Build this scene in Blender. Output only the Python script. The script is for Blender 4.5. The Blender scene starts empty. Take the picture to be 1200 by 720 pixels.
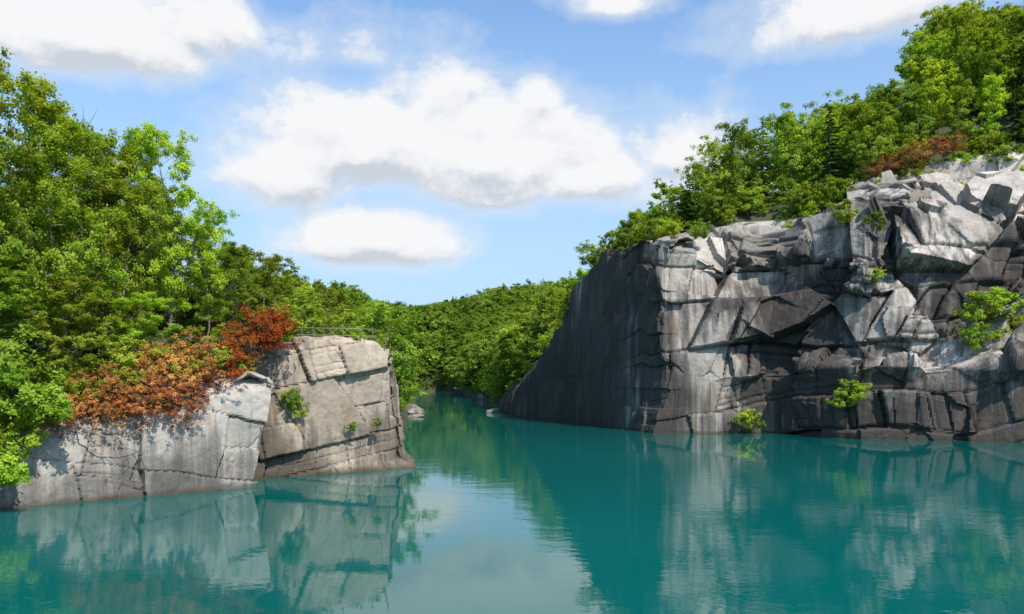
import bpy, math, random, bmesh
import numpy as np
from mathutils import Vector
random.seed(7)
rng=np.random.default_rng(7)
S=bpy.context.scene
S.view_settings.view_transform='Standard'
S.view_settings.look='None'
S.view_settings.exposure=0
COL=S.collection
CAMZ=8.0; F=933.0

# ------------------------------------------------------------ noise helpers
def h3(ix,iy,iz,seed):
    n=(ix*73856093) ^ (iy*19349663) ^ (iz*83492791) ^ (seed*2654435761)
    n&=0xffffffff
    n=((n^(n>>13))*1274126177)&0xffffffff
    n=((n^(n>>15))*2246822519)&0xffffffff
    n=n^(n>>16)
    return (n&0xffffff)/float(0xffffff)
def vnoise(P,seed=0):
    I=np.floor(P).astype(np.int64); f=P-I; f=f*f*(3-2*f); r=0
    for a in (0,1):
        wa=f[:,0] if a else 1-f[:,0]
        for b in (0,1):
            wb=f[:,1] if b else 1-f[:,1]
            for c in (0,1):
                wc=f[:,2] if c else 1-f[:,2]
                r=r+wa*wb*wc*h3(I[:,0]+a,I[:,1]+b,I[:,2]+c,seed)
    return r
def fbm(P,seed=0,o=4):
    r=0;a=.5;t=0
    for i in range(o):
        r=r+a*vnoise(P*(2.03**i),seed+i*17); t+=a; a*=.5
    return r/t
def voro(P,cell,seed,pw=2):
    Q=P/np.array(cell); I=np.floor(Q).astype(np.int64); n_=len(P)
    b1=np.full(n_,1e9); b2=np.full(n_,1e9); BJ=np.zeros((n_,3),np.int64); BC=np.zeros((n_,3))
    for dx in(-1,0,1):
        for dy in(-1,0,1):
            for dz in(-1,0,1):
                J=I+np.array([dx,dy,dz])
                C=np.stack([J[:,k]+.08+.84*h3(J[:,0],J[:,1],J[:,2],seed+k) for k in range(3)],1)
                D=(np.abs(Q-C)**pw).sum(1)
                m=D<b1
                b2=np.where(m,b1,np.minimum(b2,D)); b1=np.where(m,D,b1)
                BJ[m]=J[m]; BC[m]=C[m]
    return b1**(1/pw),b2**(1/pw),BJ,BC*np.array(cell)
def jsplit(r,key,seed,jit):
    i=np.floor(r).astype(np.int64)
    for _ in (0,1):
        lo=jit*(h3(i,key,key*0+3,seed)-.5); hi=1+jit*(h3(i+1,key,key*0+3,seed)-.5); f=r-i
        i=i-(f<lo)+(f>=hi)
    lo=jit*(h3(i,key,key*0+3,seed)-.5); hi=1+jit*(h3(i+1,key,key*0+3,seed)-.5); f=r-i
    return i,f-(lo+hi)/2,np.minimum(f-lo,hi-f)
def blocks(U,Vv,rowh,bw,seed,jit=.7):
    j,lv,ev=jsplit(Vv/rowh,np.zeros(len(U),np.int64),seed,jit)
    w=bw*(.6+.9*h3(j,j*0,j*0,seed+5))
    sk=(h3(j,j*0,j*0,seed+12)-.5)*.9
    i,lu,eu=jsplit((U+lv*rowh*sk)/w+h3(j,j*0,j*0,seed+6)*7,j,seed+9,jit)
    return i,j,lu*w,lv*rowh,np.minimum(eu*w,ev*rowh)

# ------------------------------------------------------------ node helpers
def newmat(name):
    m=bpy.data.materials.new(name); m.use_nodes=True
    nt=m.node_tree; nt.nodes.clear(); return m,nt
def N(nt,t,**kw):
    n=nt.nodes.new(t)
    for k,v in kw.items(): setattr(n,k,v)
    return n
def setin(nt,sock,v):
    if isinstance(v,bpy.types.NodeSocket): nt.links.new(v,sock)
    elif v is not None: sock.default_value=v
def MA(nt,op,a,b=None,c=None,clamp=False):
    n=N(nt,'ShaderNodeMath',operation=op,use_clamp=clamp)
    for i,v in enumerate((a,b,c)):
        if v is not None: setin(nt,n.inputs[i],v)
    return n.outputs[0]
def MIX(nt,f,a,b,bt='MIX'):
    n=N(nt,'ShaderNodeMix',data_type='RGBA',blend_type=bt)
    setin(nt,n.inputs[0],f); setin(nt,n.inputs[6],a); setin(nt,n.inputs[7],b)
    return n.outputs[2]
def RAMP(nt,f,stops):
    n=N(nt,'ShaderNodeValToRGB'); cr=n.color_ramp
    while len(cr.elements)<len(stops): cr.elements.new(.5)
    for e,(p,c) in zip(cr.elements,stops):
        e.position=p; e.color=(c[0],c[1],c[2],1) if not isinstance(c,(int,float)) else (c,c,c,1)
    setin(nt,n.inputs[0],f); return n.outputs[0]
def NOISE(nt,vec,scale,detail=4,rough=.55,dist=0):
    n=N(nt,'ShaderNodeTexNoise'); n.inputs['Scale'].default_value=scale
    n.inputs['Detail'].default_value=detail; n.inputs['Roughness'].default_value=rough
    n.inputs['Distortion'].default_value=dist
    if vec is not None: nt.links.new(vec,n.inputs['Vector'])
    return n.outputs[0]
def VSCALE(nt,vec,s):
    n=N(nt,'ShaderNodeMapping'); nt.links.new(vec,n.inputs[0]); n.inputs['Scale'].default_value=s
    return n.outputs[0]
def ATTR(nt,name):
    n=N(nt,'ShaderNodeAttribute'); n.attribute_name=name; return n.outputs['Fac']
def finish(nt,sh):
    o=N(nt,'ShaderNodeOutputMaterial'); nt.links.new(sh,o.inputs[0])

def rock_mat(name,light,mid,dark,tr=(.42,1.28),sa=1.7):
    m,nt=newmat(name)
    pos=N(nt,'ShaderNodeNewGeometry').outputs['Position']
    n1=NOISE(nt,pos,.22,3,.6); n2=NOISE(nt,pos,3.0,5,.7)
    c=MIX(nt,RAMP(nt,n1,[(.38,0),(.62,1)]),light+(1,),mid+(1,))
    c=MIX(nt,MA(nt,'MULTIPLY',RAMP(nt,n2,[(.35,0),(.7,1)]),.4),c,(mid[0]*.42,mid[1]*.42,mid[2]*.42,1))
    c=MIX(nt,1.0,c,RAMP(nt,ATTR(nt,'tone'),[(.15,tr[0]),(.85,1.0)]),'MULTIPLY')
    c=MIX(nt,1.0,c,(tr[1],tr[1],tr[1],1),'MULTIPLY')
    s=NOISE(nt,VSCALE(nt,pos,(.9,.9,.05)),1.0,5,.66)
    s2=NOISE(nt,VSCALE(nt,pos,(.14,.14,.06)),1.0,2,.5)
    st=ATTR(nt,'stain')
    sv=MA(nt,'ADD',MA(nt,'ADD',MA(nt,'MULTIPLY',s,sa),MA(nt,'MULTIPLY',s2,.6)),st)
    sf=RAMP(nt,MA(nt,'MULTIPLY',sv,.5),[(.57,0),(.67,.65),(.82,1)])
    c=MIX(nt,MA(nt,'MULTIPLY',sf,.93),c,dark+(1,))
    r=RAMP(nt,NOISE(nt,VSCALE(nt,pos,(.5,.5,.2)),1.0,3,.6),[(.52,0),(.68,.45)])
    c=MIX(nt,MA(nt,'MULTIPLY',r,MA(nt,'SUBTRACT',1.0,MA(nt,'MULTIPLY',sf,.6))),c,(.26,.175,.105,1))
    z=N(nt,'ShaderNodeSeparateXYZ'); nt.links.new(pos,z.inputs[0])
    wl=RAMP(nt,MA(nt,'ADD',z.outputs[2],MA(nt,'MULTIPLY',n1,.5)),[(.25,1),(.7,0)])
    c=MIX(nt,MA(nt,'MULTIPLY',wl,.8),c,(.07,.05,.025,1))
    c=MIX(nt,ATTR(nt,'crack'),c,(.03,.027,.023,1))
    b=N(nt,'ShaderNodeBsdfPrincipled'); nt.links.new(c,b.inputs['Base Color'])
    b.inputs['Roughness'].default_value=.85; b.inputs['Specular IOR Level'].default_value=.2
    bp=N(nt,'ShaderNodeBump'); bp.inputs['Strength'].default_value=.6; bp.inputs['Distance'].default_value=.12
    nt.links.new(NOISE(nt,pos,2.2,5,.68),bp.inputs['Height']); nt.links.new(bp.outputs[0],b.inputs['Normal'])
    finish(nt,b.outputs[0]); return m
M_GREY=rock_mat('granite_grey',(.56,.51,.45),(.42,.38,.335),(.045,.039,.035),(.32,1.28),1.7)
M_PALEG=rock_mat('granite_pale_grey',(.59,.54,.48),(.46,.42,.37),(.11,.10,.09),(.66,1.18))
M_BEIGE=rock_mat('granite_beige',(.58,.48,.37),(.46,.38,.295),(.085,.07,.057),(.58,1.12))

def leaf_mat(name,stops,trans=.35,hue=.472):
    m,nt=newmat(name)
    oi=N(nt,'ShaderNodeObjectInfo').outputs['Random']
    c=RAMP(nt,ATTR(nt,'tint'),stops)
    h=N(nt,'ShaderNodeHueSaturation')
    setin(nt,h.inputs['Hue'],MA(nt,'ADD',MA(nt,'MULTIPLY',oi,.04),hue))
    setin(nt,h.inputs['Value'],MA(nt,'ADD',MA(nt,'MULTIPLY',MA(nt,'FRACT',MA(nt,'MULTIPLY',oi,7.3)),.7),.72))
    nt.links.new(c,h.inputs['Color']); c=h.outputs[0]
    d=N(nt,'ShaderNodeBsdfDiffuse'); nt.links.new(c,d.inputs[0])
    t=N(nt,'ShaderNodeBsdfTranslucent'); nt.links.new(MIX(nt,1.,c,(1.3,1.2,.5,1),'MULTIPLY'),t.inputs[0])
    x=N(nt,'ShaderNodeMixShader'); x.inputs[0].default_value=trans
    nt.links.new(d.outputs[0],x.inputs[1]); nt.links.new(t.outputs[0],x.inputs[2])
    finish(nt,x.outputs[0]); return m
M_LEAF=leaf_mat('broadleaf_foliage',[(0,(.10,.17,.02)),(.5,(.24,.36,.04)),(1,(.38,.49,.08))],.42)
M_LEAFB=leaf_mat('fresh_green_foliage',[(0,(.14,.25,.02)),(.5,(.29,.44,.04)),(1,(.44,.56,.09))],.44)
M_NEEDLE=leaf_mat('conifer_foliage',[(0,(.035,.08,.025)),(1,(.10,.18,.05))],.2)
M_DEAD=leaf_mat('dead_orange_foliage',[(0,(.19,.06,.022)),(.5,(.46,.155,.05)),(1,(.58,.27,.12))],.3,.488)
M_DEADR=leaf_mat('dead_red_foliage',[(0,(.20,.035,.015)),(.5,(.48,.095,.028)),(1,(.56,.17,.05))],.3,.49)
M_BROWN=leaf_mat('dead_brown_foliage',[(0,(.15,.06,.03)),(.5,(.38,.165,.065)),(1,(.48,.25,.11))],.3,.49)
def plain(name,c1,c2,scale=3,rough=.9,metal=0):
    m,nt=newmat(name)
    pos=N(nt,'ShaderNodeNewGeometry').outputs['Position']
    c=MIX(nt,RAMP(nt,NOISE(nt,pos,scale,5,.6),[(.35,0),(.65,1)]),c1+(1,),c2+(1,))
    b=N(nt,'ShaderNodeBsdfPrincipled'); nt.links.new(c,b.inputs['Base Color'])
    b.inputs['Roughness'].default_value=rough; b.inputs['Metallic'].default_value=metal
    finish(nt,b.outputs[0]); return m
M_BARK=plain('bark',(.26,.23,.19),(.12,.10,.08))
M_PALE=plain('bleached_wood',(.40,.35,.30),(.24,.20,.17))
M_STEEL=plain('weathered_steel',(.22,.21,.20),(.12,.10,.08),6,.6,.3)
M_SOIL=plain('forest_floor',(.04,.065,.018),(.07,.065,.035),.4)

# ------------------------------------------------------------ mesh helper
def mk_mesh(name,V,Fq,mat,attrs=None,smooth=False):
    me=bpy.data.meshes.new(name)
    V=np.asarray(V,dtype=np.float32); 
    if isinstance(Fq,np.ndarray):
        nf=len(Fq); k=Fq.shape[1]
        me.vertices.add(len(V)); me.vertices.foreach_set('co',V.ravel())
        me.loops.add(nf*k); me.loops.foreach_set('vertex_index',Fq.astype(np.int32).ravel())
        me.polygons.add(nf); me.polygons.foreach_set('loop_start',np.arange(0,nf*k,k,dtype=np.int32))
        me.polygons.foreach_set('use_smooth',np.full(nf,smooth))
        me.update(calc_edges=True)
    else:
        me.from_pydata([tuple(map(float,v)) for v in V],[],Fq)
        me.polygons.foreach_set('use_smooth',np.full(len(me.polygons),smooth))
    for k,a in (attrs or {}).items():
        at=me.attributes.new(k,'FLOAT','POINT'); at.data.foreach_set('value',np.asarray(a,dtype=np.float32))
    me.materials.append(mat); me.update(); return me
def mk_obj(name,me,parent=None,**props):
    o=bpy.data.objects.new(name,me); COL.objects.link(o)
    if parent: o.parent=parent
    for k,v in props.items(): o[k]=v
    return o
def grid_faces(nu,nv):
    i=np.arange(nu-1)[:,None]*nv+np.arange(nv-1)[None,:]
    i=i.ravel(); return np.stack([i,i+nv,i+nv+1,i+1],1)

# ------------------------------------------------------------ shore keys
def wall(h,b=3.2): return [(.2,h*.3),(.35,h*.6),(.6,h*.93),(1.1,h),(2,h+.15),(b,h+.4)]
def bank(h,w=12): return [(w*.08,h*.2),(w*.25,h*.45),(w*.42,h*.65),(w*.6,h*.82),(w*.8,h*.95),(w,h)]
def slopew(h): return [(.2,h*.3),(.35,h*.6),(.6,h*.88),(1.2,h),(2.2,h+.6),(3.4,h+1.3)]
K=[(-44,0,wall(6),.1,9,1),(-46,20,wall(6),.1,10,1),(-38,41,slopew(5.0),.12,11,1),(-30.5,47.5,slopew(5.2),.12,11,1),(-26.3,51,slopew(4.9),.12,11,1),(-22.3,54.3,slopew(5.9),.12,11,1),
 (-18.6,57.4,wall(7.7),.14,11.5,1),(-19.6,61,wall(10.3,5),.05,11.5,1),(-8.1,69,wall(10.2,5),.0,10.5,1),(-11,78,wall(8.5,5),.0,10,1),
 (-13.5,100,bank(6),.15,10,0),(-19.5,150,bank(7),.15,11,0),(-33,250,bank(8),.25,20,0),(-46,340,bank(12,14),.6,30,0),(-50,395,bank(18,20),.8,52,0),
 (-36,402,bank(18,20),.8,56,0),
 (-24,370,bank(16,16),.8,50,0),(-17,300,bank(14,12),.8,42,0),(-8,250,bank(14,12),.7,38,0),(-3,185,bank(10,10),.7,32,0),
 (-.85,159,[(.3,1.5),(.6,3),(1,4.5),(2,5.5),(3.5,7),(6,9)],.8,32,1),
 (7.6,139,[(.2,4),(.4,9),(.7,14),(1.1,16.5),(3,17.5),(6,20)],.7,33,1),
 (10.6,131.3,[(.2,8),(.4,16),(.7,22),(1.1,25.0),(3,25.8),(6,26)],.4,36,1),
 (14.5,122,[(.2,8),(.4,16),(.7,24),(1.1,27.4),(3,27.8),(6,28)],.4,38,1),
 (19.5,110,[(.2,8),(.5,12),(.8,18),(1.2,26.2),(4.5,27.2),(8,28)],.4,39,1),
 (36,110.5,[(.5,8),(1.5,10),(2.5,18),(3.8,24),(8,29),(11,32)],.5,48,1),
 (43,100,[(.6,9.5),(4,10.8),(5.5,19),(8.5,27),(14,31.5),(18,36)],.7,58,1),
 (61,95,[(1,8.5),(3.5,10.5),(6.5,19),(11,27),(17,34.5),(24,41)],.9,68,1),
 (90,88,[(1,9),(4,12),(8,20),(12,28),(18,35),(26,42)],.9,76,1),
 (130,70,[(1,9),(4,12),(8,20),(12,29),(18,36),(26,42)],.5,60,1),
 (150,30,wall(12),.3,30,1),(150,-6,wall(8),.1,15,1),(20,-4,wall(6.2),.0,7,1),(-20,-4,wall(6),.0,7,1)]
KP=np.array([(k[0],k[1]) for k in K],float)
KF=np.array([[(0,0)]+k[2] for k in K],float)
KK=np.array([(k[3],k[4],k[5]) for k in K],float)
nK=len(K)
def shore(X,Y):
    P=np.stack([X,Y],1); best=np.full(len(P),1e9); bi=np.zeros(len(P),int); bt=np.zeros(len(P)); inside=np.zeros(len(P),bool)
    for i in range(nK):
        a=KP[i]; b=KP[(i+1)%nK]; d=b-a
        t=np.clip(((P-a)@d)/(d@d),0,1); q=a+t[:,None]*d
        D=np.hypot(*(P-q).T); m=D<best; best[m]=D[m]; bi[m]=i; bt[m]=t[m]
        c=((a[1]>P[:,1])!=(b[1]>P[:,1]))
        with np.errstate(divide='ignore',invalid='ignore'):
            xi=(b[0]-a[0])*(P[:,1]-a[1])/(b[1]-a[1]+1e-12)+a[0]
        inside^=(c&(P[:,0]<xi))
    s=np.where(inside,-best,best)
    j=(bi+1)%nK; w=bt[:,None]
    prof=KF[bi]*(1-w[:,:,None])+KF[j]*w[:,:,None]
    kk=KK[bi]*(1-w)+KK[j]*w
    return s,prof,kk
def terrain(X,Y):
    X=np.asarray(X,float).ravel(); Y=np.asarray(Y,float).ravel()
    s,prof,kk=shore(X,Y)
    rock=kk[:,2]; sl=prof[:,-1,0]
    big=np.clip((sl-4)/4,0,1)
    fade=np.clip((sl+big*1.0-s)/2.0,0,1)*rock
    q=s-(2.4+1.8*big)*fade
    z=np.full(len(X),-4.0); z=np.where(q>0,0,np.maximum(-4,q*1.5))
    for m in range(6):
        s0,z0=prof[:,m,0],prof[:,m,1]; s1,z1=prof[:,m+1,0],prof[:,m+1,1]
        f=np.clip((q-s0)/(s1-s0+1e-6),0,1)
        z=np.where(q>s0,z0+(z1-z0)*f,z)
    z=z-(1.2+2.2*big)*fade*(q>0)
    ex=np.maximum(0,s-sl)
    lim=np.maximum(kk[:,1]-prof[:,-1,1],0.01)
    z=z+lim*(1-np.exp(-kk[:,0]*ex/lim))
    PP=np.stack([X*.06,Y*.06,X*0],1)
    z=z+(fbm(PP,3,3)-.5)*np.clip(ex*.15,0,3)
    return z,s,sl,rock
gx=np.concatenate([-np.geomspace(1500,185,25),np.arange(-180,201,2.0),np.geomspace(206,1500,25)])
gy=np.concatenate([-np.geomspace(900,45,14),np.arange(-40,470,2.0),np.geomspace(475,2500,25)])
GX,GY=np.meshgrid(gx,gy,indexing='ij')
gz,_,_,_=terrain(GX,GY)
V=np.stack([GX.ravel(),GY.ravel(),gz],1)
mk_obj('ground',mk_mesh('ground',V,grid_faces(len(gx),len(gy)),M_SOIL,smooth=True),kind='structure',label='forest floor and hillsides around the quarry lake',category='ground')

# ------------------------------------------------------------ water
m,nt=newmat('teal_quarry_water')
pos=N(nt,'ShaderNodeNewGeometry').outputs['Position']
big=NOISE(nt,pos,.018,2,.5)
c=MIX(nt,RAMP(nt,big,[(.35,0),(.65,1)]),(.000,.100,.089,1),(.001,.128,.112,1))
b=N(nt,'ShaderNodeBsdfPrincipled'); nt.links.new(c,b.inputs['Base Color'])
b.inputs['Roughness'].default_value=.015; b.inputs['IOR'].default_value=1.38
w1=NOISE(nt,VSCALE(nt,pos,(1,1.6,1)),.35,2,.55); w2=NOISE(nt,VSCALE(nt,pos,(1,1.8,1)),2.2,2,.55)
patch=RAMP(nt,NOISE(nt,VSCALE(nt,pos,(1,.6,1)),.03,2,.5),[(.44,.17),(.62,1)])
hgt=MA(nt,'MULTIPLY',MA(nt,'ADD',w1,MA(nt,'MULTIPLY',w2,.28)),patch)
bp=N(nt,'ShaderNodeBump'); bp.inputs['Strength'].default_value=.34; bp.inputs['Distance'].default_value=.08
nt.links.new(hgt,bp.inputs['Height']); nt.links.new(bp.outputs[0],b.inputs['Normal'])
finish(nt,b.outputs[0])
V=[(-75,-10,0),(155,-10,0),(155,412,0),(-75,412,0)]
mk_obj('water',mk_mesh('water',V,[(0,1,2,3)],m),kind='structure',label='calm teal green quarry lake water',category='water')

# ------------------------------------------------------------ cliffs
def cliff(name,keys,du,dv,B3,mat,stainf,maskf,flip=1,seed=1,post=None,warp=.5,fac=0,groove=(.3,.25),dip=.1,skew=.1,rough=.3,flute=0,sp=(.35,.45),**props):
    P=np.array([(k[0],k[1]) for k in keys],float)
    PR=np.array([[(-.8,-3.0),(0,0)]+k[2] for k in keys],float)
    L=np.concatenate([[0],np.cumsum(np.hypot(*np.diff(P,axis=0).T))])
    nu=int(L[-1]/du); u=np.linspace(0,L[-1],nu)
    B=np.stack([np.interp(u,L,P[:,0]),np.interp(u,L,P[:,1])],1)
    T=np.gradient(B,axis=0); T/=np.linalg.norm(T,axis=1)[:,None]+1e-9
    kw=max(3,int(1.6/du)); ker=np.ones(kw)/kw
    T=np.stack([np.convolve(np.pad(T[:,i],kw,'edge'),ker,'same')[kw:-kw] for i in(0,1)],1)
    T/=np.linalg.norm(T,axis=1)[:,None]
    Nn=np.stack([-T[:,1],T[:,0]],1)*flip
    maxlen=max(np.hypot(*np.diff(p,axis=0).T).sum() for p in PR)
    nv=int(maxlen/dv); G=np.zeros((nu,nv,3)); SB=np.zeros((nu,nv))
    PI=np.stack([np.stack([np.interp(u,L,PR[:,m,c]) for c in(0,1)],1) for m in range(PR.shape[1])],1)
    for i in range(nu):
        p=PI[i]; l=np.concatenate([[0],np.cumsum(np.hypot(*np.diff(p,axis=0).T))]); t=np.linspace(0,l[-1],nv)
        s=np.interp(t,l,p[:,0]); z=np.interp(t,l,p[:,1]); SB[i]=s
        G[i,:,0]=B[i,0]+Nn[i,0]*s; G[i,:,1]=B[i,1]+Nn[i,1]*s; G[i,:,2]=z
    du_=np.gradient(G,axis=0); dv_=np.gradient(G,axis=1)
    NN=np.cross(du_,dv_); NN/=np.linalg.norm(NN,axis=2)[:,:,None]+1e-9
    out=np.concatenate([-Nn,np.full((nu,1),.3)],1)[:,None,:]
    sg=np.sign((NN*out).sum(2)); sg[sg==0]=1; NN*=sg[:,:,None]
    Q=G.reshape(-1,3); NN=NN.reshape(-1,3)
    W=Q+(np.stack([fbm(Q*.18,seed+i*5,3) for i in range(3)],1)-.5)*warp
    uu=np.repeat(u,nv); rows=np.tile(np.linspace(0,1,nv),nu)
    mask=maskf(Q,uu); D=np.zeros(len(Q)); crack=np.zeros(len(Q)); tone=np.zeros(len(Q))
    wx=(fbm(Q*.16,seed+2,3)-.5)*warp*2; wy=(fbm(Q*.16,seed+3,3)-.5)*warp*2
    low=(fbm(Q*.045,seed+6,2)-.5)
    U=uu+Q[:,2]*(skew+low*.5)+wx; VV_=Q[:,2]+.6*SB.ravel()+dip*uu+low*9*(1 if fac else .2)+wy
    sel=np.ones(len(Q))
    for li,(rh,bw,amp,tilt) in enumerate(B3):
        i,j,lu,lv,ed=blocks(U,VV_,rh,bw,seed+50*li)
        r=[h3(i,j,i*0+li,seed+200+li*10+k) for k in range(6)]
        big=np.maximum(r[0]-.5,-.35)*2*amp
        d=big+((r[1]-.5)*lu+(r[2]-.42)*lv)*tilt
        D+=d*mask*sel
        g=np.clip(1-ed/groove[0],0,1)
        D-=g*groove[1]*[1,.6,.4][li]*sel*np.clip(mask*1.5,0,1)*(r[4]*.8+.3)
        crack=np.maximum(crack,np.clip(1-ed/(groove[0]*.55),0,1)*sel*[.85,.6,.35][li]*np.clip(mask*1.3,0,1)*r[4])
        tone+=(.5+(r[5]-.5)*sel)*[.52,.33,.15][li]
        if li==0 and fac>0:
            for fi,(cs,fa,ft,ang) in enumerate([((9.5,9.5,8.5),1.8,.70,.4),((5.2,5.2,5.0),.8,.6,-.5)]):
                ca,sa=math.cos(ang),math.sin(ang)
                R=np.array([[ca,-sa,0],[sa,ca,0],[0,0,1]])@np.array([[ca,0,sa],[0,1,0],[-sa,0,ca]])
                f1,f2,J,C=voro(W@R.T,cs,seed+31+fi,2)
                q=[h3(J[:,0],J[:,1],J[:,2],seed+300+k+fi*9) for k in range(5)]
                dd=(W@R.T-C)@R
                m2=np.clip((mask-.3)*2,0,1)*(1 if fi==0 else (q[0]>.5))
                D+=fac*((q[0]-.5)*fa+((q[1]-.5)*dd[:,0]+(q[2]-.5)*dd[:,1]+(q[3]-.5)*dd[:,2])*ft)*m2
                tone+=(q[4]-.5)*.35*m2
                crack=np.maximum(crack,np.clip(1-(f2-f1)/.02,0,1)*.5*m2)
        sel=sel*(r[3]<(sp[0]+sp[1]*mask))
    sm=np.clip(1-mask*2.5,0,1)
    D+=(fbm(Q*np.array([1.,1.,.12]),seed+7,4)-.5)*rough+(fbm(Q*np.array([.8,.8,.05]),seed+8,3)-.5)*flute*sm
    D+=(fbm(Q*1.3,seed+9,4)-.5)*.22*np.clip(mask+.2,0,1)
    endf=np.clip((1-rows)/.05,0,1)
    D=D*endf
    Q2=Q+NN*D[:,None]; Q2[:,2]-=(1-endf)*.5
    if post is not None: Q2=post(Q2,uu)
    st=stainf(Q2,uu)
    me=mk_mesh(name,Q2,grid_faces(nu,nv),mat,{'crack':crack,'stain':st,'tone':np.clip(tone,0,1)})
    return mk_obj(name,me,**props)

I0=[i for i,k in enumerate(K) if k[0]==-.85][0]
def kk(*idx): return [K[i] for i in idx]
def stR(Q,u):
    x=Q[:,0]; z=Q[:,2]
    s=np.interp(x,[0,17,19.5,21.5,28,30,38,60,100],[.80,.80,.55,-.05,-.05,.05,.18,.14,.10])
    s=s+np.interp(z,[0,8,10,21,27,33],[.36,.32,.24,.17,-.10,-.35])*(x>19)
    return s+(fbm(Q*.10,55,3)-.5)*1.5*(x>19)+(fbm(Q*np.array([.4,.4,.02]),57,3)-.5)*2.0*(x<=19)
def mkR(Q,u):
    x=Q[:,0]; z=Q[:,2]
    return np.interp(x,[0,16.5,20,26,34,60,120],[.05,.05,.42,.5,1.0,1.0,1.0])*np.interp(z,[0,7,10,26,32],[.42,.45,1,1,.72])
def postR(Q,u):
    Q=Q.copy(); x=Q[:,0].copy()
    w=np.clip(1-np.abs(x-19.8)/4.5,0,1)*(Q[:,1]<122)
    n_=fbm(np.stack([Q[:,2]*.17,Q[:,2]*0+3,Q[:,2]*0],1),91,3)-.5
    st=np.floor(Q[:,2]/3.7+n_*2); hh=h3(st.astype(np.int64),st.astype(np.int64)*0,st.astype(np.int64)*0,5)-.4
    Q[:,0]+=w*(n_*3.2+hh*1.5+.6); Q[:,1]+=w*(n_*1.0+.5*hh)
    rim=np.clip((x-2)/4,0,1)*np.clip((21-x)/3,0,1)
    us=np.floor(u/2.6).astype(np.int64)
    Q[:,2]+=rim*((fbm(np.stack([u*.3,u*0,u*0],1),33,3)-.5)*3.2+(h3(us,us*0,us*0,4)-.5)*1.1)*np.clip((Q[:,2]-5)/12,0,1)
    return Q
R0=[(-3,185,[(.3,1),(.6,2),(1,3),(2,4),(3.5,5),(6,6)])]+kk(*range(I0,I0+10))
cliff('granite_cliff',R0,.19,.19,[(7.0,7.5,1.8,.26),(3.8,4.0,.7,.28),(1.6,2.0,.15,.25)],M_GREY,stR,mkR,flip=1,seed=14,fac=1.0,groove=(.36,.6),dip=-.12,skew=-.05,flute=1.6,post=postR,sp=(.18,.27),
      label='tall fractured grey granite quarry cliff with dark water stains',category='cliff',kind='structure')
def postA(Q,u):
    w=np.clip((u-u.max()+16)/8,0,1)
    Q=Q.copy(); zc=np.clip(Q[:,2],0,9)
    Q[:,0]+=w*zc*.27; Q[:,1]+=w*zc*.06
    st=np.floor(u/2.3+Q[:,2]*.1).astype(np.int64)
    Q[:,2]+=np.clip((Q[:,2]-3.2)/2,0,1)*((fbm(np.stack([u*.45,u*0,u*0],1),17,3)-.5)*1.6+(h3(st,st*0,st*0,3)-.5)*.7*(1-w)); return Q
cliff('granite_ledge',[K[1],K[2],K[3],K[4],K[5],K[6],(-20.6,60.5,wall(7.9)),(-24,64,wall(7.6))],.11,.11,[(5.4,6.0,.32,.10),(2.8,3.0,.16,.11),(1.2,1.5,.05,.08)],M_PALEG,
      lambda Q,u:(fbm(Q*.15,5,3)-.5)*1.7-.02+np.interp(Q[:,0],[-33,-26],[.2,.0])+np.interp(Q[:,2],[0,1.5,3],[.14,.07,0]),lambda Q,u:np.ones(len(Q))*.9,flip=1,seed=23,post=postA,
      groove=(.14,.12),dip=.25,skew=-.35,warp=.9,sp=(.2,.25),label='pale grey granite ledge rising sheer from the lake',category='rock ledge',kind='structure')
def postB(Q,u):
    Q=Q.copy(); w=np.clip((Q[:,0]+10.6)/1.2,0,1)*(Q[:,1]<76)
    Q[:,0]-=w*np.interp(Q[:,2],[-3,.5,.7,4.3,4.5,7.0,7.2,9,11],[0,0,.6,.7,1.1,1.2,1.6,1.7,1.8]); return Q
kB=[(-24.5,58.8,wall(10.3,5)),(-19.8,61.4,wall(10.5,5)),(-13.5,65.1,[(.15,3.2),(.25,6),(.4,9.9),(.6,10.8),(2,10.9),(5,10.9)]),
    (-10.9,66.95,[(.3,.5),(.45,.9),(.55,7.6),(.75,10.6),(1.7,10.8),(5,10.8)]),(-10.0,67.6,[(.4,.45),(.6,.8),(.8,6.2),(.95,9.2),(1.6,10.0),(5,10.4)]),(-8.1,69,[(.4,.35),(.7,.7),(.9,5.4),(1.1,8.2),(2.0,8.9),(5,9.9)]),
    (-8.3,71,[(.6,3),(.8,6),(1.1,7.8),(1.6,8.6),(2.6,9.3),(5,10)]),(-11,78,wall(8.5,5)),(-14,90,wall(5,5))]
cliff('granite_block',kB,.11,.11,[(4.6,6.2,.50,.09),(2.6,3.2,.20,.09),(1.2,1.5,.05,.08)],M_BEIGE,lambda Q,u:np.interp(Q[:,0],[-20,-17,-14],[.34,.18,-.02])+np.interp(Q[:,2],[0,3.5,5.5],[.34,.20,-.08])+(fbm(Q*.14,8,3)-.5)*1.2,
      lambda Q,u:np.ones(len(Q))*.9,flip=1,seed=41,groove=(.16,.2),dip=-.20,skew=.15,warp=.35,sp=(.15,.25),post=postB,label='square beige granite block jutting into the lake',category='rock ledge',kind='structure')

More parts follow.
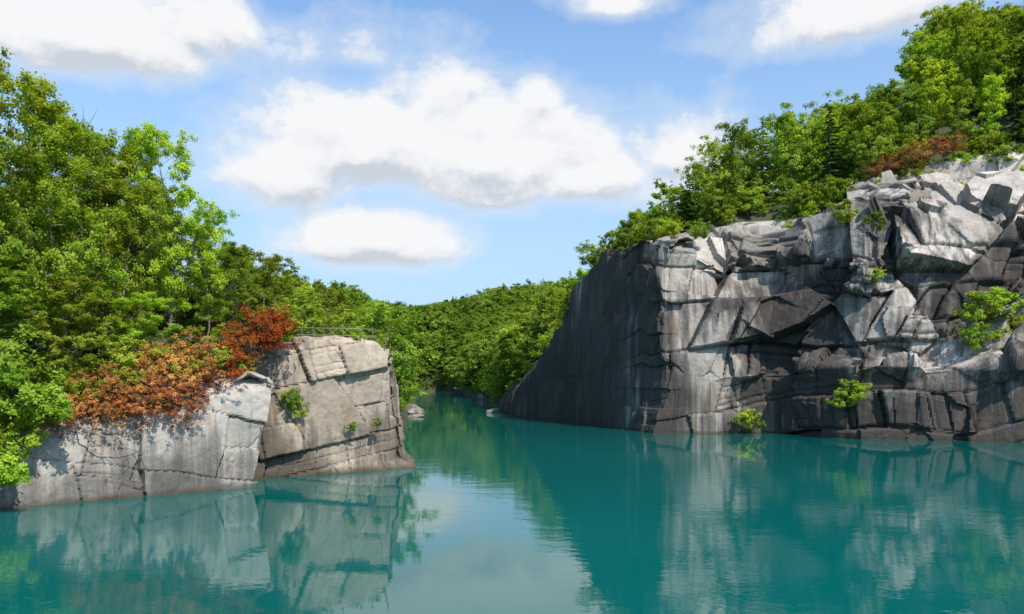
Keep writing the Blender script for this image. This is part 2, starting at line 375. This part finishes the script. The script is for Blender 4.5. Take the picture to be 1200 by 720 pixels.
# ------------------------------------------------------------ trees
def tube(Vs,Fs,pts,rad,sides=6):
    base=len(Vs); n=len(pts)
    for i,(p,r) in enumerate(zip(pts,rad)):
        a=pts[min(i+1,n-1)]-pts[max(i-1,0)]; a=a/(np.linalg.norm(a)+1e-9)
        h=np.array([0,0,1.]) if abs(a[2])<.9 else np.array([1.,0,0])
        e1=np.cross(a,h); e1/=np.linalg.norm(e1); e2=np.cross(a,e1)
        for k in range(sides):
            t=2*math.pi*k/sides; Vs.append(p+r*(math.cos(t)*e1+math.sin(t)*e2))
    for i in range(n-1):
        for k in range(sides):
            k2=(k+1)%sides
            Fs.append((base+i*sides+k,base+i*sides+k2,base+(i+1)*sides+k2,base+(i+1)*sides+k))
def leaves(C,cr,n,L,rg,flat=.5,upw=.8,ctr=None):
    pr=cr**2; idx=rg.choice(len(C),n,p=pr/pr.sum()); c=C[idx]
    g=rg.normal(size=(n,3)); g/=np.linalg.norm(g,axis=1)[:,None]
    g*=(rg.random((n,1))**.55)*rg.uniform(.7,1.5,(n,1))
    p=c+g*np.array([1,1,flat])*cr[idx][:,None]
    out=p-(ctr if ctr is not None else c); out/=np.linalg.norm(out,axis=1)[:,None]+1e-6
    nn=rg.normal(size=(n,3))*.5+np.array([0,0,upw])+out*.75; nn/=np.linalg.norm(nn,axis=1)[:,None]
    t=np.cross(nn,rg.normal(size=(n,3))); t/=np.linalg.norm(t,axis=1)[:,None]+1e-6
    b=np.cross(nn,t); l=L*rg.uniform(.6,1.3,(n,1))
    V=np.stack([p-t*l*.5,p+b*l*.34-nn*l*.08,p+t*l*.55-nn*l*.12,p-b*l*.34-nn*l*.08],1).reshape(-1,3)
    ct=rg.random(len(C)); tint=np.clip(ct[idx]*.5+rg.random(n)*.5+.12*g[:,2],0,1)
    return V,np.repeat(tint,4)
def gen_tree(seed,H,R,base,nl,nleaf,L,leafmat,barkmat=None,clump=1.0,trunkr=.013,name='tree',dens=2,flat=.7,pw=.7,lean=0,up=(.2,.75),upw=.6):
    rg=np.random.default_rng(seed); Vs=[];Fs=[]
    n=8; tp=[np.zeros(3)]
    for i in range(1,n):
        tp.append(tp[-1]+np.array([lean*.1*H/n+rg.normal()*.022*H,rg.normal()*.022*H,H*.92/(n-1)]))
    tr=[H*trunkr*(1-.85*i/(n-1)) for i in range(n)]; tr[0]*=1.3
    tube(Vs,Fs,tp,tr,7); tp=np.array(tp); C=[];CR=[]
    for i in range(nl):
        t=(i+rg.uniform(-.3,.8))/nl; t=min(max(t,0),1)
        z0=H*(base+(.9-base)*t)
        p0=np.array([np.interp(z0,tp[:,2],tp[:,k]) for k in range(3)])
        a=i*2.399+rg.normal()*.35
        env=R*(math.sin(math.pi*(.16+.78*t))**pw)*rg.uniform(.5,1.25)
        rise=env*rg.uniform(*up)+(.3*env if t>.7 else 0)
        tip=p0+np.array([math.cos(a)*env,math.sin(a)*env,rise])
        pts=[p0]; 
        for q in(.35,.7,1.): pts.append(p0+(tip-p0)*q+np.array([0,0,-.08*env*math.sin(q*3.1)])+rg.normal(size=3)*.04*env)
        r=max(.018,H*.0045*(1.1-t))
        tube(Vs,Fs,pts,[r,r*.7,r*.45,r*.15],4)
        C.append(pts[-1]);CR.append(clump*rg.uniform(.5,1.0))
        C.append(pts[2]);CR.append(clump*rg.uniform(.5,.9))
        for j in range(dens*3+1):
            q=rg.uniform(.3,1); o=p0+(tip-p0)*q
            dd=rg.normal(size=3); dd[2]=abs(dd[2])*.8-.25; dd/=np.linalg.norm(dd)
            e=o+dd*env*rg.uniform(.22,.5)
            tube(Vs,Fs,[o,(o+e)/2+rg.normal(size=3)*.03,e],[r*.4,r*.25,r*.08],3)
            C.append(e);CR.append(clump*rg.uniform(.35,1.0))
    C.append(tp[-1]);CR.append(clump*.8)
    V,ti=leaves(np.array(C),np.array(CR),nleaf,L,rg,flat=flat,ctr=np.array([0,0,H*.4]),upw=upw)
    tm=mk_mesh(name+'_trunk',np.array(Vs),Fs,barkmat or M_BARK,smooth=True)
    cm=mk_mesh(name+'_crown',V,np.arange(len(V)).reshape(-1,4),leafmat,{'tint':ti})
    return tm,cm,H,(V,ti)
def gen_conifer(seed,H,R,nleaf,L):
    rg=np.random.default_rng(seed);Vs=[];Fs=[]
    tube(Vs,Fs,[np.array([0,0,0.]),np.array([0,0,H*.5]),np.array([0,0,H*.98])],[H*.013,H*.008,.02],7)
    C=[];CR=[]
    nl=56
    for i in range(nl):
        t=i/nl; z=H*(.1+.86*t); a=i*2.399; e=R*(1-t)**.85*rg.uniform(.75,1.15)+.12
        p0=np.array([0,0,z]); tip=p0+np.array([math.cos(a)*e,math.sin(a)*e,-.18*e])
        tube(Vs,Fs,[p0,(p0+tip)/2+np.array([0,0,.05*e]),tip],[.04,.03,.01],3)
        for q in(.3,.5,.7,.85,1.): C.append(p0+(tip-p0)*q);CR.append(max(.15,.22*e*(1.2-q*.5)))
    C.append(np.array([0,0,H]));CR.append(.15)
    V,ti=leaves(np.array(C),np.array(CR),nleaf,L,rg,flat=.3,ctr=np.array([0,0,H*.3]))
    return (mk_mesh('spruce_trunk',np.array(Vs),Fs,M_BARK),mk_mesh('spruce_crown',V,np.arange(len(V)).reshape(-1,4),M_NEEDLE,{'tint':ti}),H,(V,ti))
HI=[gen_tree(100+i,15,[4.0,3.3,4.2,3.4][i],[.12,.16,.10,.14][i],[27,26,29,26][i],26000,.185,[M_LEAF,M_LEAFB,M_LEAF,M_LEAFB][i],clump=[.62,.56,.64,.58][i],trunkr=.009) for i in range(4)]
MI=[gen_tree(200+i,13,[3.8,3.1,4.2,2.8,3.5][i],[.08,.1,.08,.2,.12][i],26,11000,.30,[M_LEAF,M_LEAFB,M_LEAF,M_LEAFB,M_LEAF][i],clump=[.75,.6,.8,.65,.7][i],trunkr=.009) for i in range(5)]
FA=[gen_tree(300+i,12,[4.0,3.1,4.3,2.6][i],.08,22,5500,.45,[M_LEAF,M_LEAFB,M_LEAF,M_LEAFB][i],clump=[.9,.7,.9,.75][i],trunkr=.009) for i in range(4)]
CO=[gen_conifer(400+i,13,[2.6,2.2][i],12000,.28) for i in range(2)]
BU=[gen_tree(500+i,2.4,1.7,.06,14,3200,.18,[M_LEAFB,M_LEAF,M_LEAFB][i],clump=.42,trunkr=.014,flat=.7,name='bush',dens=1) for i in range(3)]
DE=[gen_tree(600+i,2.1,2.7,.08,24,6000,.125,M_DEAD,M_PALE,clump=.30,trunkr=.014,flat=.6,name='dead_bush',up=(-.55,.4),dens=2) for i in range(3)]
DR=[gen_tree(620+i,2.5,2.0,.08,22,5800,.13,[M_DEADR,M_BROWN][i],M_PALE,clump=.33,trunkr=.014,flat=.7,name='dead_bush',up=(-.2,.6),dens=2) for i in range(2)]

def place(nm,var,loc,rz,sc,label,cat,group,parts=('trunk','crown'),szr=1.0,tilt=(0,0)):
    e=bpy.data.objects.new(nm,None); COL.objects.link(e)
    e.location=loc; e.rotation_euler=(tilt[0],tilt[1],rz); e.scale=(sc*szr,sc*szr,sc); e.empty_display_size=.3
    e['label']=label; e['category']=cat; e['group']=group
    for p,me in zip(parts,var[:2]):
        o=bpy.data.objects.new(p,me); COL.objects.link(o); o.parent=e
    return e
def TZ(x,y): return float(terrain([x],[y])[0][0])

SILX=[-300,0,60,120,200,235,255,290,370,440,480,520,560,600,640,700,760,800,850,920,1000,1050,1100,1200,1500]
SILY=[-20,22,70,105,145,170,235,275,302,350,358,352,342,322,300,266,208,172,140,106,52,22,-5,-60,-150]
def sil(p,w): return max(np.interp(p-w,SILX,SILY),np.interp(p+w,SILX,SILY))
cand=[]
def px(x,y): return 600+F*x/y
heroes=[(-34,51,23.5,0),(-36.5,50,25,2),(-31,54.5,20,1),(-28.5,59,16,0),(-27.2,63,17.4,3),(-32,62,20,2),(-26.3,71,12.5,1),(-24.8,77,11,2),(-23,68,9,0),(-35,57,24,3),(-29.5,53.2,9,1),(-27,56.5,7.5,3),(-33,50,10,1),(-31.5,57.5,14,3),(-30,65.5,18,1)]
for x,y,h,v in heroes:
    z=TZ(x,y)-.2
    place('maple_tree' if v in(1,3) else 'broadleaf_tree',HI[v],(x,y,z),random.uniform(0,6.28),h/15,
      'tall leafy green tree on the granite ledge','tree','trees along the ledge',szr=random.uniform(.66,.82) if h>12 else 1.2)
step=4.4
XS=np.arange(-150,175,step); YS=np.arange(44,520,step)
gxx,gyy=np.meshgrid(XS,YS); gxx=gxx.ravel()+rng.uniform(-1.9,1.9,gxx.size); gyy=gyy.ravel()+rng.uniform(-1.9,1.9,gyy.size)
z,s,sl,rock=terrain(gxx,gyy)
for x,y,zz,ss,sll,rk in zip(gxx,gyy,z,s,sl,rock):
    p=px(x,y)
    if p<-110 or p>1330: continue
    mn=(sll+.6) if rk>.5 else 1.2
    if ss<mn: continue
    left = x< (-8 if y<80 else -12-(y-80)*.12)
    if y<385 and left and ss>mn+(22 if y<200 else 34): continue
    if y<385 and not left and ss>mn+46: continue
    if any((x-a)**2+(y-b)**2<6 for a,b,_,_ in heroes): continue
    if left and y<66 and x>-24.5: continue
    if left and y<76 and x>-17.5: continue
    cap=CAMZ+(440-sil(p,min(30,2.5*F/y)))/F*y-zz
    h=min(random.uniform(8.5,16)*(1.1 if x>60 else 1),cap*random.uniform(.76,1.06))
    if left and p<160: h=min(random.uniform(14,20),cap*random.uniform(.8,1))
    if not left and 60<p-600<700 and ss<mn+5: h*=random.uniform(.4,.75)
    if h<2.4: continue
    cand.append((h/y*(1.0 if not(left and y<130 and ss>mn+12) else .5),x,y,zz,h,ss-mn,left))
cand.sort(reverse=True)
print('CAND',len(cand))
ind=cand[:275]; rest=cand[275:]
sx=rng.uniform(-75,12,5000); sy=rng.uniform(195,425,5000)
z_,s_,sl_,rk_=terrain(sx,sy)
ok=(rk_<.3)&(s_>.3)&(s_<5.5); cnt=0
for x,y,zz in zip(sx[ok],sy[ok],z_[ok]):
    if cnt>420: break
    rest.append((0,x,y,max(zz,0),random.uniform(3,7),0,0)); cnt+=1
for _,x,y,zz,h,ss,left in ind:
    rz=random.uniform(0,6.28); r=random.random()
    if r<.09 and h>6 and not left:
        v=random.choice(CO); place('spruce_tree',v,(x,y,zz-.3),rz,h/v[2],'dark green conical spruce on the wooded slope','tree','spruces in the quarry forest')
    else:
        v=random.choice(HI if y<82 else (MI if y<190 else FA))
        place('broadleaf_tree',v,(x,y,zz-.3),rz,h/v[2],'leafy green deciduous tree on the wooded slope','tree','trees in the quarry forest',szr=random.uniform(.7,1.05) if h>8 else 1.35)
VV=[];TT=[]
LO=[gen_tree(700+i,12,[3.4,4.2,2.8,4.6][i],.08,20,3600,.5,M_LEAF,clump=[.8,.9,.65,.9][i])[3] for i in range(4)]
LC=gen_conifer(760,13,2.6,2400,.5)[3]
for _,x,y,zz,h,ss,left in rest:
    con=random.random()<.14 and h>8
    V0,t0=LC if con else random.choice(LO); a=random.uniform(0,6.28); sc=h/12*(1.15 if con else random.uniform(.7,1.15)); w=random.uniform(.7,1.2)*(1.5 if h<7 else 1)
    if h<7: V0=V0.reshape(-1,4,3)[::3].reshape(-1,3); t0=t0.reshape(-1,4)[::3].ravel()
    ca,sa=math.cos(a),math.sin(a)
    Vn=np.stack([(V0[:,0]*ca-V0[:,1]*sa)*sc*w+x,(V0[:,0]*sa+V0[:,1]*ca)*sc*w+y,V0[:,2]*sc+zz-.3],1)
    VV.append(Vn); TT.append(np.clip(t0*.1,0,1) if con else np.clip(t0*.5+random.uniform(.0,.9),0,1))
if VV:
    V=np.concatenate(VV); T=np.concatenate(TT)
    mk_obj('forest',mk_mesh('forest',V,np.arange(len(V)).reshape(-1,4),M_LEAF,{'tint':T}),kind='stuff',label='dense green deciduous forest covering the far hills',category='forest')

def bush(x,y,z,sc,v=None,nm='bush',label='small leafy green shrub growing on the granite',grp='shrubs on the rock',var=BU,cat='bush',tilt=(0,0)):
    place(nm,var[random.randrange(len(var)) if v is None else v],(x,y,z),random.uniform(0,6.28),sc,label,cat,grp,parts=('stem','foliage'),tilt=tilt)
n=0
for i in range(4000):
    x=random.uniform(-5,100); y=random.uniform(95,175)
    zt,s_,sl_,rk_=terrain([x],[y])
    if rk_[0]>.5 and sl_[0]-2<s_[0]<sl_[0]+2.6 and 560<px(x,y)<1300:
        bush(x,y,float(zt[0])+(1.4 if s_[0]<sl_[0] else -.1),random.uniform(.5,1.5)); n+=1
        if n>170: break
print('rim bushes',n)
for x,y,z,sc in [(9.4,137,18.0,1.2),(12.6,130,25.8,1.3),(15.3,124.5,27.4,1.1),(17.5,119.5,27.6,1.3),(19.8,115,27.2,1.2),(6.4,144,12.5,1.0),(22.5,113,27.2,1.0),(27,114,27.4,.9)]:
    bush(x,y,z,sc)
for x,y,z,sc in [(-29.6,47.6,4.2,1.3),(-30.6,46.6,3.2,1.3),(-28.9,49.0,5.0,1.2),(-31.5,47,5.2,1.6),(-32.5,45.5,3.8,1.5),(-31.6,45.8,2.2,1.2),(-30.2,46.4,1.4,1.0),(-29.4,47.2,2.4,.9),(-32,47.3,6.8,1.6),(-30.3,49.5,6.7,1.6),(-28.2,51.0,6.2,1.1),(-28.7,48.1,3.6,.8)]:
    bush(x,y,z,sc,v=2,label='bright green leafy shrub hanging over the ledge',grp='shrubs hanging over the ledge',tilt=(.5,.3))
for x,y,z,sc in [(-25.6,53.2,6.4,.7),(-22.8,56.0,7.4,.7),(-19.6,58.4,8.0,.5),(-21.5,60.5,9.3,.8),(-26.6,54.6,8,.9),(-24,58.5,8.6,1.1),(-18.4,62.5,10.2,.6),(-13.6,70,10.6,.6),(-12.2,71,10.4,.6),(-27.4,51.3,5.8,.7),(-24.2,55.0,7.6,.8),(-21.2,57.4,8.2,.6)]:
    bush(x,y,z,sc)
for x,y,z,sc in [(-28.0,50.6,5.3,.7),(-26.4,51.7,5.0,.85),(-25.2,52.6,5.1,.8),(-24.0,53.6,5.3,.85),(-22.8,54.6,5.7,.8),(-25.5,54.0,6.6,.95),(-23.6,55.4,7.2,1.0),(-21.8,55.5,6.2,.8),(-22.6,58.0,8.6,1.1),(-24.8,56.4,7.8,1.05),(-27.4,52.2,6.2,.8),(-21.6,56.8,7.5,.9),(-26.6,53.0,6.5,.9)]:
    bush(x,y,z,sc,nm='dead_bush',label='dead bush with rusty orange leaves draped over the ledge',grp='dead bushes on the ledge',var=DE,cat='dead bush',tilt=(random.uniform(.2,.7),random.uniform(-.2,.4)))
for x,y,z,sc in [(-20.2,58.2,7.6,.8),(-19.0,60.5,9.7,1.15),(-18.0,61.9,10.5,.9),(-20.8,59.4,9.0,.95)]:
    bush(x,y,z,sc,v=0,nm='dead_bush',label='dead bush with vivid orange red leaves beside the block',grp='dead bushes on the ledge',var=DR,cat='dead bush',tilt=(random.uniform(.1,.4),random.uniform(-.2,.3)))
for x,y,z,sc in [(52.5,115.5,36.6,.9),(55,116,37.6,.95),(57.5,116,38.4,.95),(60,116.5,39.3,1.0),(62.5,116.5,40.1,1.0),(65,116.5,40.6,.9)]:
    bush(x,y,z,sc,v=1,nm='dead_bush',label='dead bush with reddish brown leaves on the cliff top',grp='dead bushes on the cliff top',var=DR,cat='dead bush')
for x,y,z,sc in [(58.5,99,14,1.6),(60,99.5,12,1.6),(61.5,100,15.5,1.3),(57.3,98.5,11,1.2),(42.8,99.8,4.2,1.2),(41.6,100.2,3.6,.9),(32,109,0.6,1.0),(33.2,109,0.4,.8),(-17.3,62.4,5.3,.6),(-16.8,62.8,4.6,.5),(48,106,27,1.0),(47,103,20,.7),(45,108,28,1.3),(-13,64.8,3.4,.3),(-11.2,66.2,3.6,.3)]:
    bush(x,y,z,sc)

def branchy(name,pts,r,label,cat,twigs,seed,loc=(0,0,0)):
    rg=np.random.default_rng(seed); Vs=[];Fs=[]; pts=[np.array(p,float) for p in pts]
    tube(Vs,Fs,pts,list(np.linspace(r,r*.25,len(pts))),6)
    for i in range(twigs):
        k=rg.integers(1,len(pts)-1); o=pts[k]+(pts[k+1]-pts[k])*rg.random(); d=rg.normal(size=3)*.7+(pts[-1]-pts[0])/np.linalg.norm(pts[-1]-pts[0])
        d/=np.linalg.norm(d); l=rg.uniform(.6,1.9)*r*18
        tube(Vs,Fs,[o,o+d*l*.5+rg.normal(size=3)*.05,o+d*l],[r*.35,r*.22,r*.06],4)
    o=mk_obj(name,mk_mesh(name,np.array(Vs),Fs,M_PALE,smooth=True),label=label,category=cat); o.location=loc
branchy('fallen_branch',[(-27.8,50.6,5.6),(-27.0,49.8,4.8),(-26.0,50.2,4.2),(-25.0,51.0,4.0),(-24.0,51.6,4.6)],.06,'bare bleached branch hanging over the granite ledge','branch',11,5)
branchy('dead_tree',[(0,0,0),(.2,0,6),(.1,.1,12),(.5,0,17),(.7,.1,21)],.14,'bare grey dead tree standing among the leafy trees','dead tree',26,8,(-38.2,70,9))

# ------------------------------------------------------------ boulders
def boulder(x,y,z,r,sq,seed,mat=M_PALEG,label='angular pale granite boulder at the waterline'):
    rg=np.random.default_rng(seed); bm=bmesh.new()
    for i in range(13):
        g=rg.normal(size=3); g/=np.linalg.norm(g); g=np.sign(g)*np.abs(g)**.7
        bm.verts.new(g*r*np.array(sq)*rg.uniform(.7,1.15))
    bmesh.ops.convex_hull(bm,input=bm.verts)
    bmesh.ops.delete(bm,geom=[v for v in bm.verts if not v.link_faces],context='VERTS')
    bmesh.ops.bevel(bm,geom=bm.edges[:]+bm.verts[:],offset=r*.025,segments=1,affect='EDGES')
    me=bpy.data.meshes.new('boulder'); bm.to_mesh(me); bm.free()
    for k,v in(('crack',0.),('stain',.1),('tone',.2)):
        a=me.attributes.new(k,'FLOAT','POINT'); a.data.foreach_set('value',np.full(len(me.vertices),v,dtype=np.float32))
    me.materials.append(mat); o=mk_obj('boulder',me,label=label,category='boulder',group='boulders at the waterline'); o.location=(x,y,z)
for i,(x,y,z,r,sq) in enumerate([(-4.2,170,.2,1.3,(1.3,1,.8)),(-18.6,152,.1,1.3,(1.6,1,.6)),(-20.4,166,.3,1.5,(1.5,1,.7)),(-22,178,.5,1.7,(1.4,1,.7)),(-9.5,262,.3,2.0,(1.4,1,.8)),(-22,345,.6,3.0,(1.5,1,.8))]):
    boulder(x,y,z,r,sq,50+i)

# ------------------------------------------------------------ railing
def cyl(name,a,b,r,parent):
    Vs=[];Fs=[]; tube(Vs,Fs,[np.array(a,float),np.array(b,float)],[r,r],8)
    Fs.append(tuple(range(7,-1,-1)));Fs.append(tuple(range(8,16)))
    return mk_obj(name,mk_mesh(name,np.array(Vs),Fs,M_STEEL,smooth=False),parent)
e=mk_obj('metal_railing',None,label='thin weathered metal railing on top of the granite block',category='railing')
e.location=(-17.6,66.4,10.6)
pp=[(0,0),(1.0,.35),(2.2,.8),(3.3,1.1),(4.6,1.6),(5.7,2.0)]
for i,(a,b_) in enumerate(pp): cyl('post',(a,b_,-.5),(a+[.05,-.1,.1,0,.15,-.1][i],b_,1.45+[0,.1,-.05,.1,.0,.1][i]),.045,e)
for z_ in(1.35,.75): cyl('rail',(-.3,-.1,z_+.02),(5.9,2.05,z_),.036,e)
e=mk_obj('leaning_pole',None,label='thin leaning metal pole at the edge of the granite block',category='pole')
e.location=(-11.1,68.4,10.4)
cyl('shaft',(0,0,-.9),(.55,-.1,1.7),.055,e); cyl('foot',(-.08,0,-.6),(.12,0,-.3),.09,e)

# ------------------------------------------------------------ world
W=bpy.data.worlds.new('World'); S.world=W; W.use_nodes=True; nt=W.node_tree; nt.nodes.clear()
sunv=np.array([.42,-.62,.90]); sunv/=np.linalg.norm(sunv)
el_=math.asin(sunv[2]); az_=math.atan2(sunv[0],sunv[1])
sky=N(nt,'ShaderNodeTexSky',sky_type='NISHITA'); sky.sun_disc=False; sky.sun_elevation=el_; sky.sun_rotation=az_
sky.air_density=1.0; sky.dust_density=.5; sky.ozone_density=1.5
d=N(nt,'ShaderNodeTexCoord').outputs['Generated']
sp_=N(nt,'ShaderNodeSeparateXYZ'); nt.links.new(d,sp_.inputs[0])
AZ=MA(nt,'ARCTAN2',sp_.outputs[0],sp_.outputs[1]); EL=MA(nt,'ARCSINE',sp_.outputs[2])
def ang(pxx,pyy,w,h):
    a=math.atan((pxx-600)/F); e_=math.atan((440-pyy)/F*math.cos(a)); return a,e_,w/F*math.cos(a)**2,h/F*math.cos(a)
CL=[(430,178,175,78,1.4),(570,190,160,82,1.4),(345,210,95,60,1.15),(435,285,108,50,1.35),(700,212,120,42,1.05),(795,185,66,50,.75),(500,120,80,40,.7),(100,45,185,66,1.35),(230,35,80,42,1.1),
    (1000,22,140,40,.85),(1060,0,120,38,.8),(720,5,52,20,.7),(632,118,34,27,.8),(420,68,90,22,.36)]
def density(dz,det):
    el=MA(nt,'ADD',EL,dz)
    cb=N(nt,'ShaderNodeCombineXYZ'); setin(nt,cb.inputs[0],AZ); setin(nt,cb.inputs[1],MA(nt,'MULTIPLY',el,1.4)); cb.inputs[2].default_value=.61
    nz=NOISE(nt,cb.outputs[0],10.5,det,.60,.15)
    cur=None
    for (a,b_,w,h,st) in CL:
        A,E,ww,hh=ang(a,b_,w,h)
        x_=MA(nt,'MULTIPLY',MA(nt,'SUBTRACT',AZ,A),1/ww); y_=MA(nt,'SUBTRACT',el,E)
        y_=MA(nt,'MAXIMUM',MA(nt,'MULTIPLY',y_,1/hh),MA(nt,'MULTIPLY',y_,-1.6/hh))
        r=MA(nt,'ADD',MA(nt,'MULTIPLY',x_,x_),MA(nt,'MULTIPLY',y_,y_))
        v=MA(nt,'MULTIPLY',MA(nt,'SUBTRACT',1.,MA(nt,'SQRT',r)),st)
        cur=v if cur is None else MA(nt,'SMOOTH_MAX',cur,v,.2)
    cur=MA(nt,'MAXIMUM',cur,-.8)
    return MA(nt,'ADD',cur,MA(nt,'MULTIPLY',MA(nt,'SUBTRACT',nz,.5),2.2))
D0=density(0.0,8); D1=density(.020,5)
alpha=RAMP(nt,D0,[(.0,0),(.13,.38),(.40,1)])
shv=MA(nt,'ADD',MA(nt,'MULTIPLY',MA(nt,'SUBTRACT',D1,D0),.80),.42)
sh01=RAMP(nt,shv,[(.30,(1,1,1)),(.52,(.91,.92,.945)),(.82,(.64,.69,.76))])
cloudc=MIX(nt,1.,sh01,(6.3,6.3,6.35,1),'MULTIPLY')
skyb=MIX(nt,1.,sky.outputs[0],(1.10,1.38,1.55,1),'MULTIPLY')
haze=MIX(nt,RAMP(nt,EL,[(0,.97),(.2,.6),(.5,.0)]),skyb,(3.2,4.3,5.65,1))
veil=RAMP(nt,MA(nt,'ADD',D0,.55),[(.0,0),(.6,.5)])
skyc=MIX(nt,veil,haze,(5.0,5.4,5.9,1))
skyc=MIX(nt,MA(nt,'MULTIPLY',alpha,.97),skyc,cloudc)
bg=N(nt,'ShaderNodeBackground'); nt.links.new(skyc,bg.inputs[0]); bg.inputs[1].default_value=.15
o=N(nt,'ShaderNodeOutputWorld'); nt.links.new(bg.outputs[0],o.inputs[0])

sd=bpy.data.lights.new('sun','SUN'); sd.energy=5.0; sd.angle=math.radians(.5); sd.color=(1,.93,.82)
so=bpy.data.objects.new('sun',sd); COL.objects.link(so)
so.rotation_euler=Vector(tuple(-sunv)).to_track_quat('-Z','Y').to_euler()

cd=bpy.data.cameras.new('camera'); cd.lens=28; cd.sensor_width=36; cd.shift_y=80/1200; cd.clip_end=6000; cd.clip_start=.1
co=bpy.data.objects.new('camera',cd); COL.objects.link(co); co.location=(0,0,CAMZ); co.rotation_euler=(math.radians(90),0,0)
S.camera=co
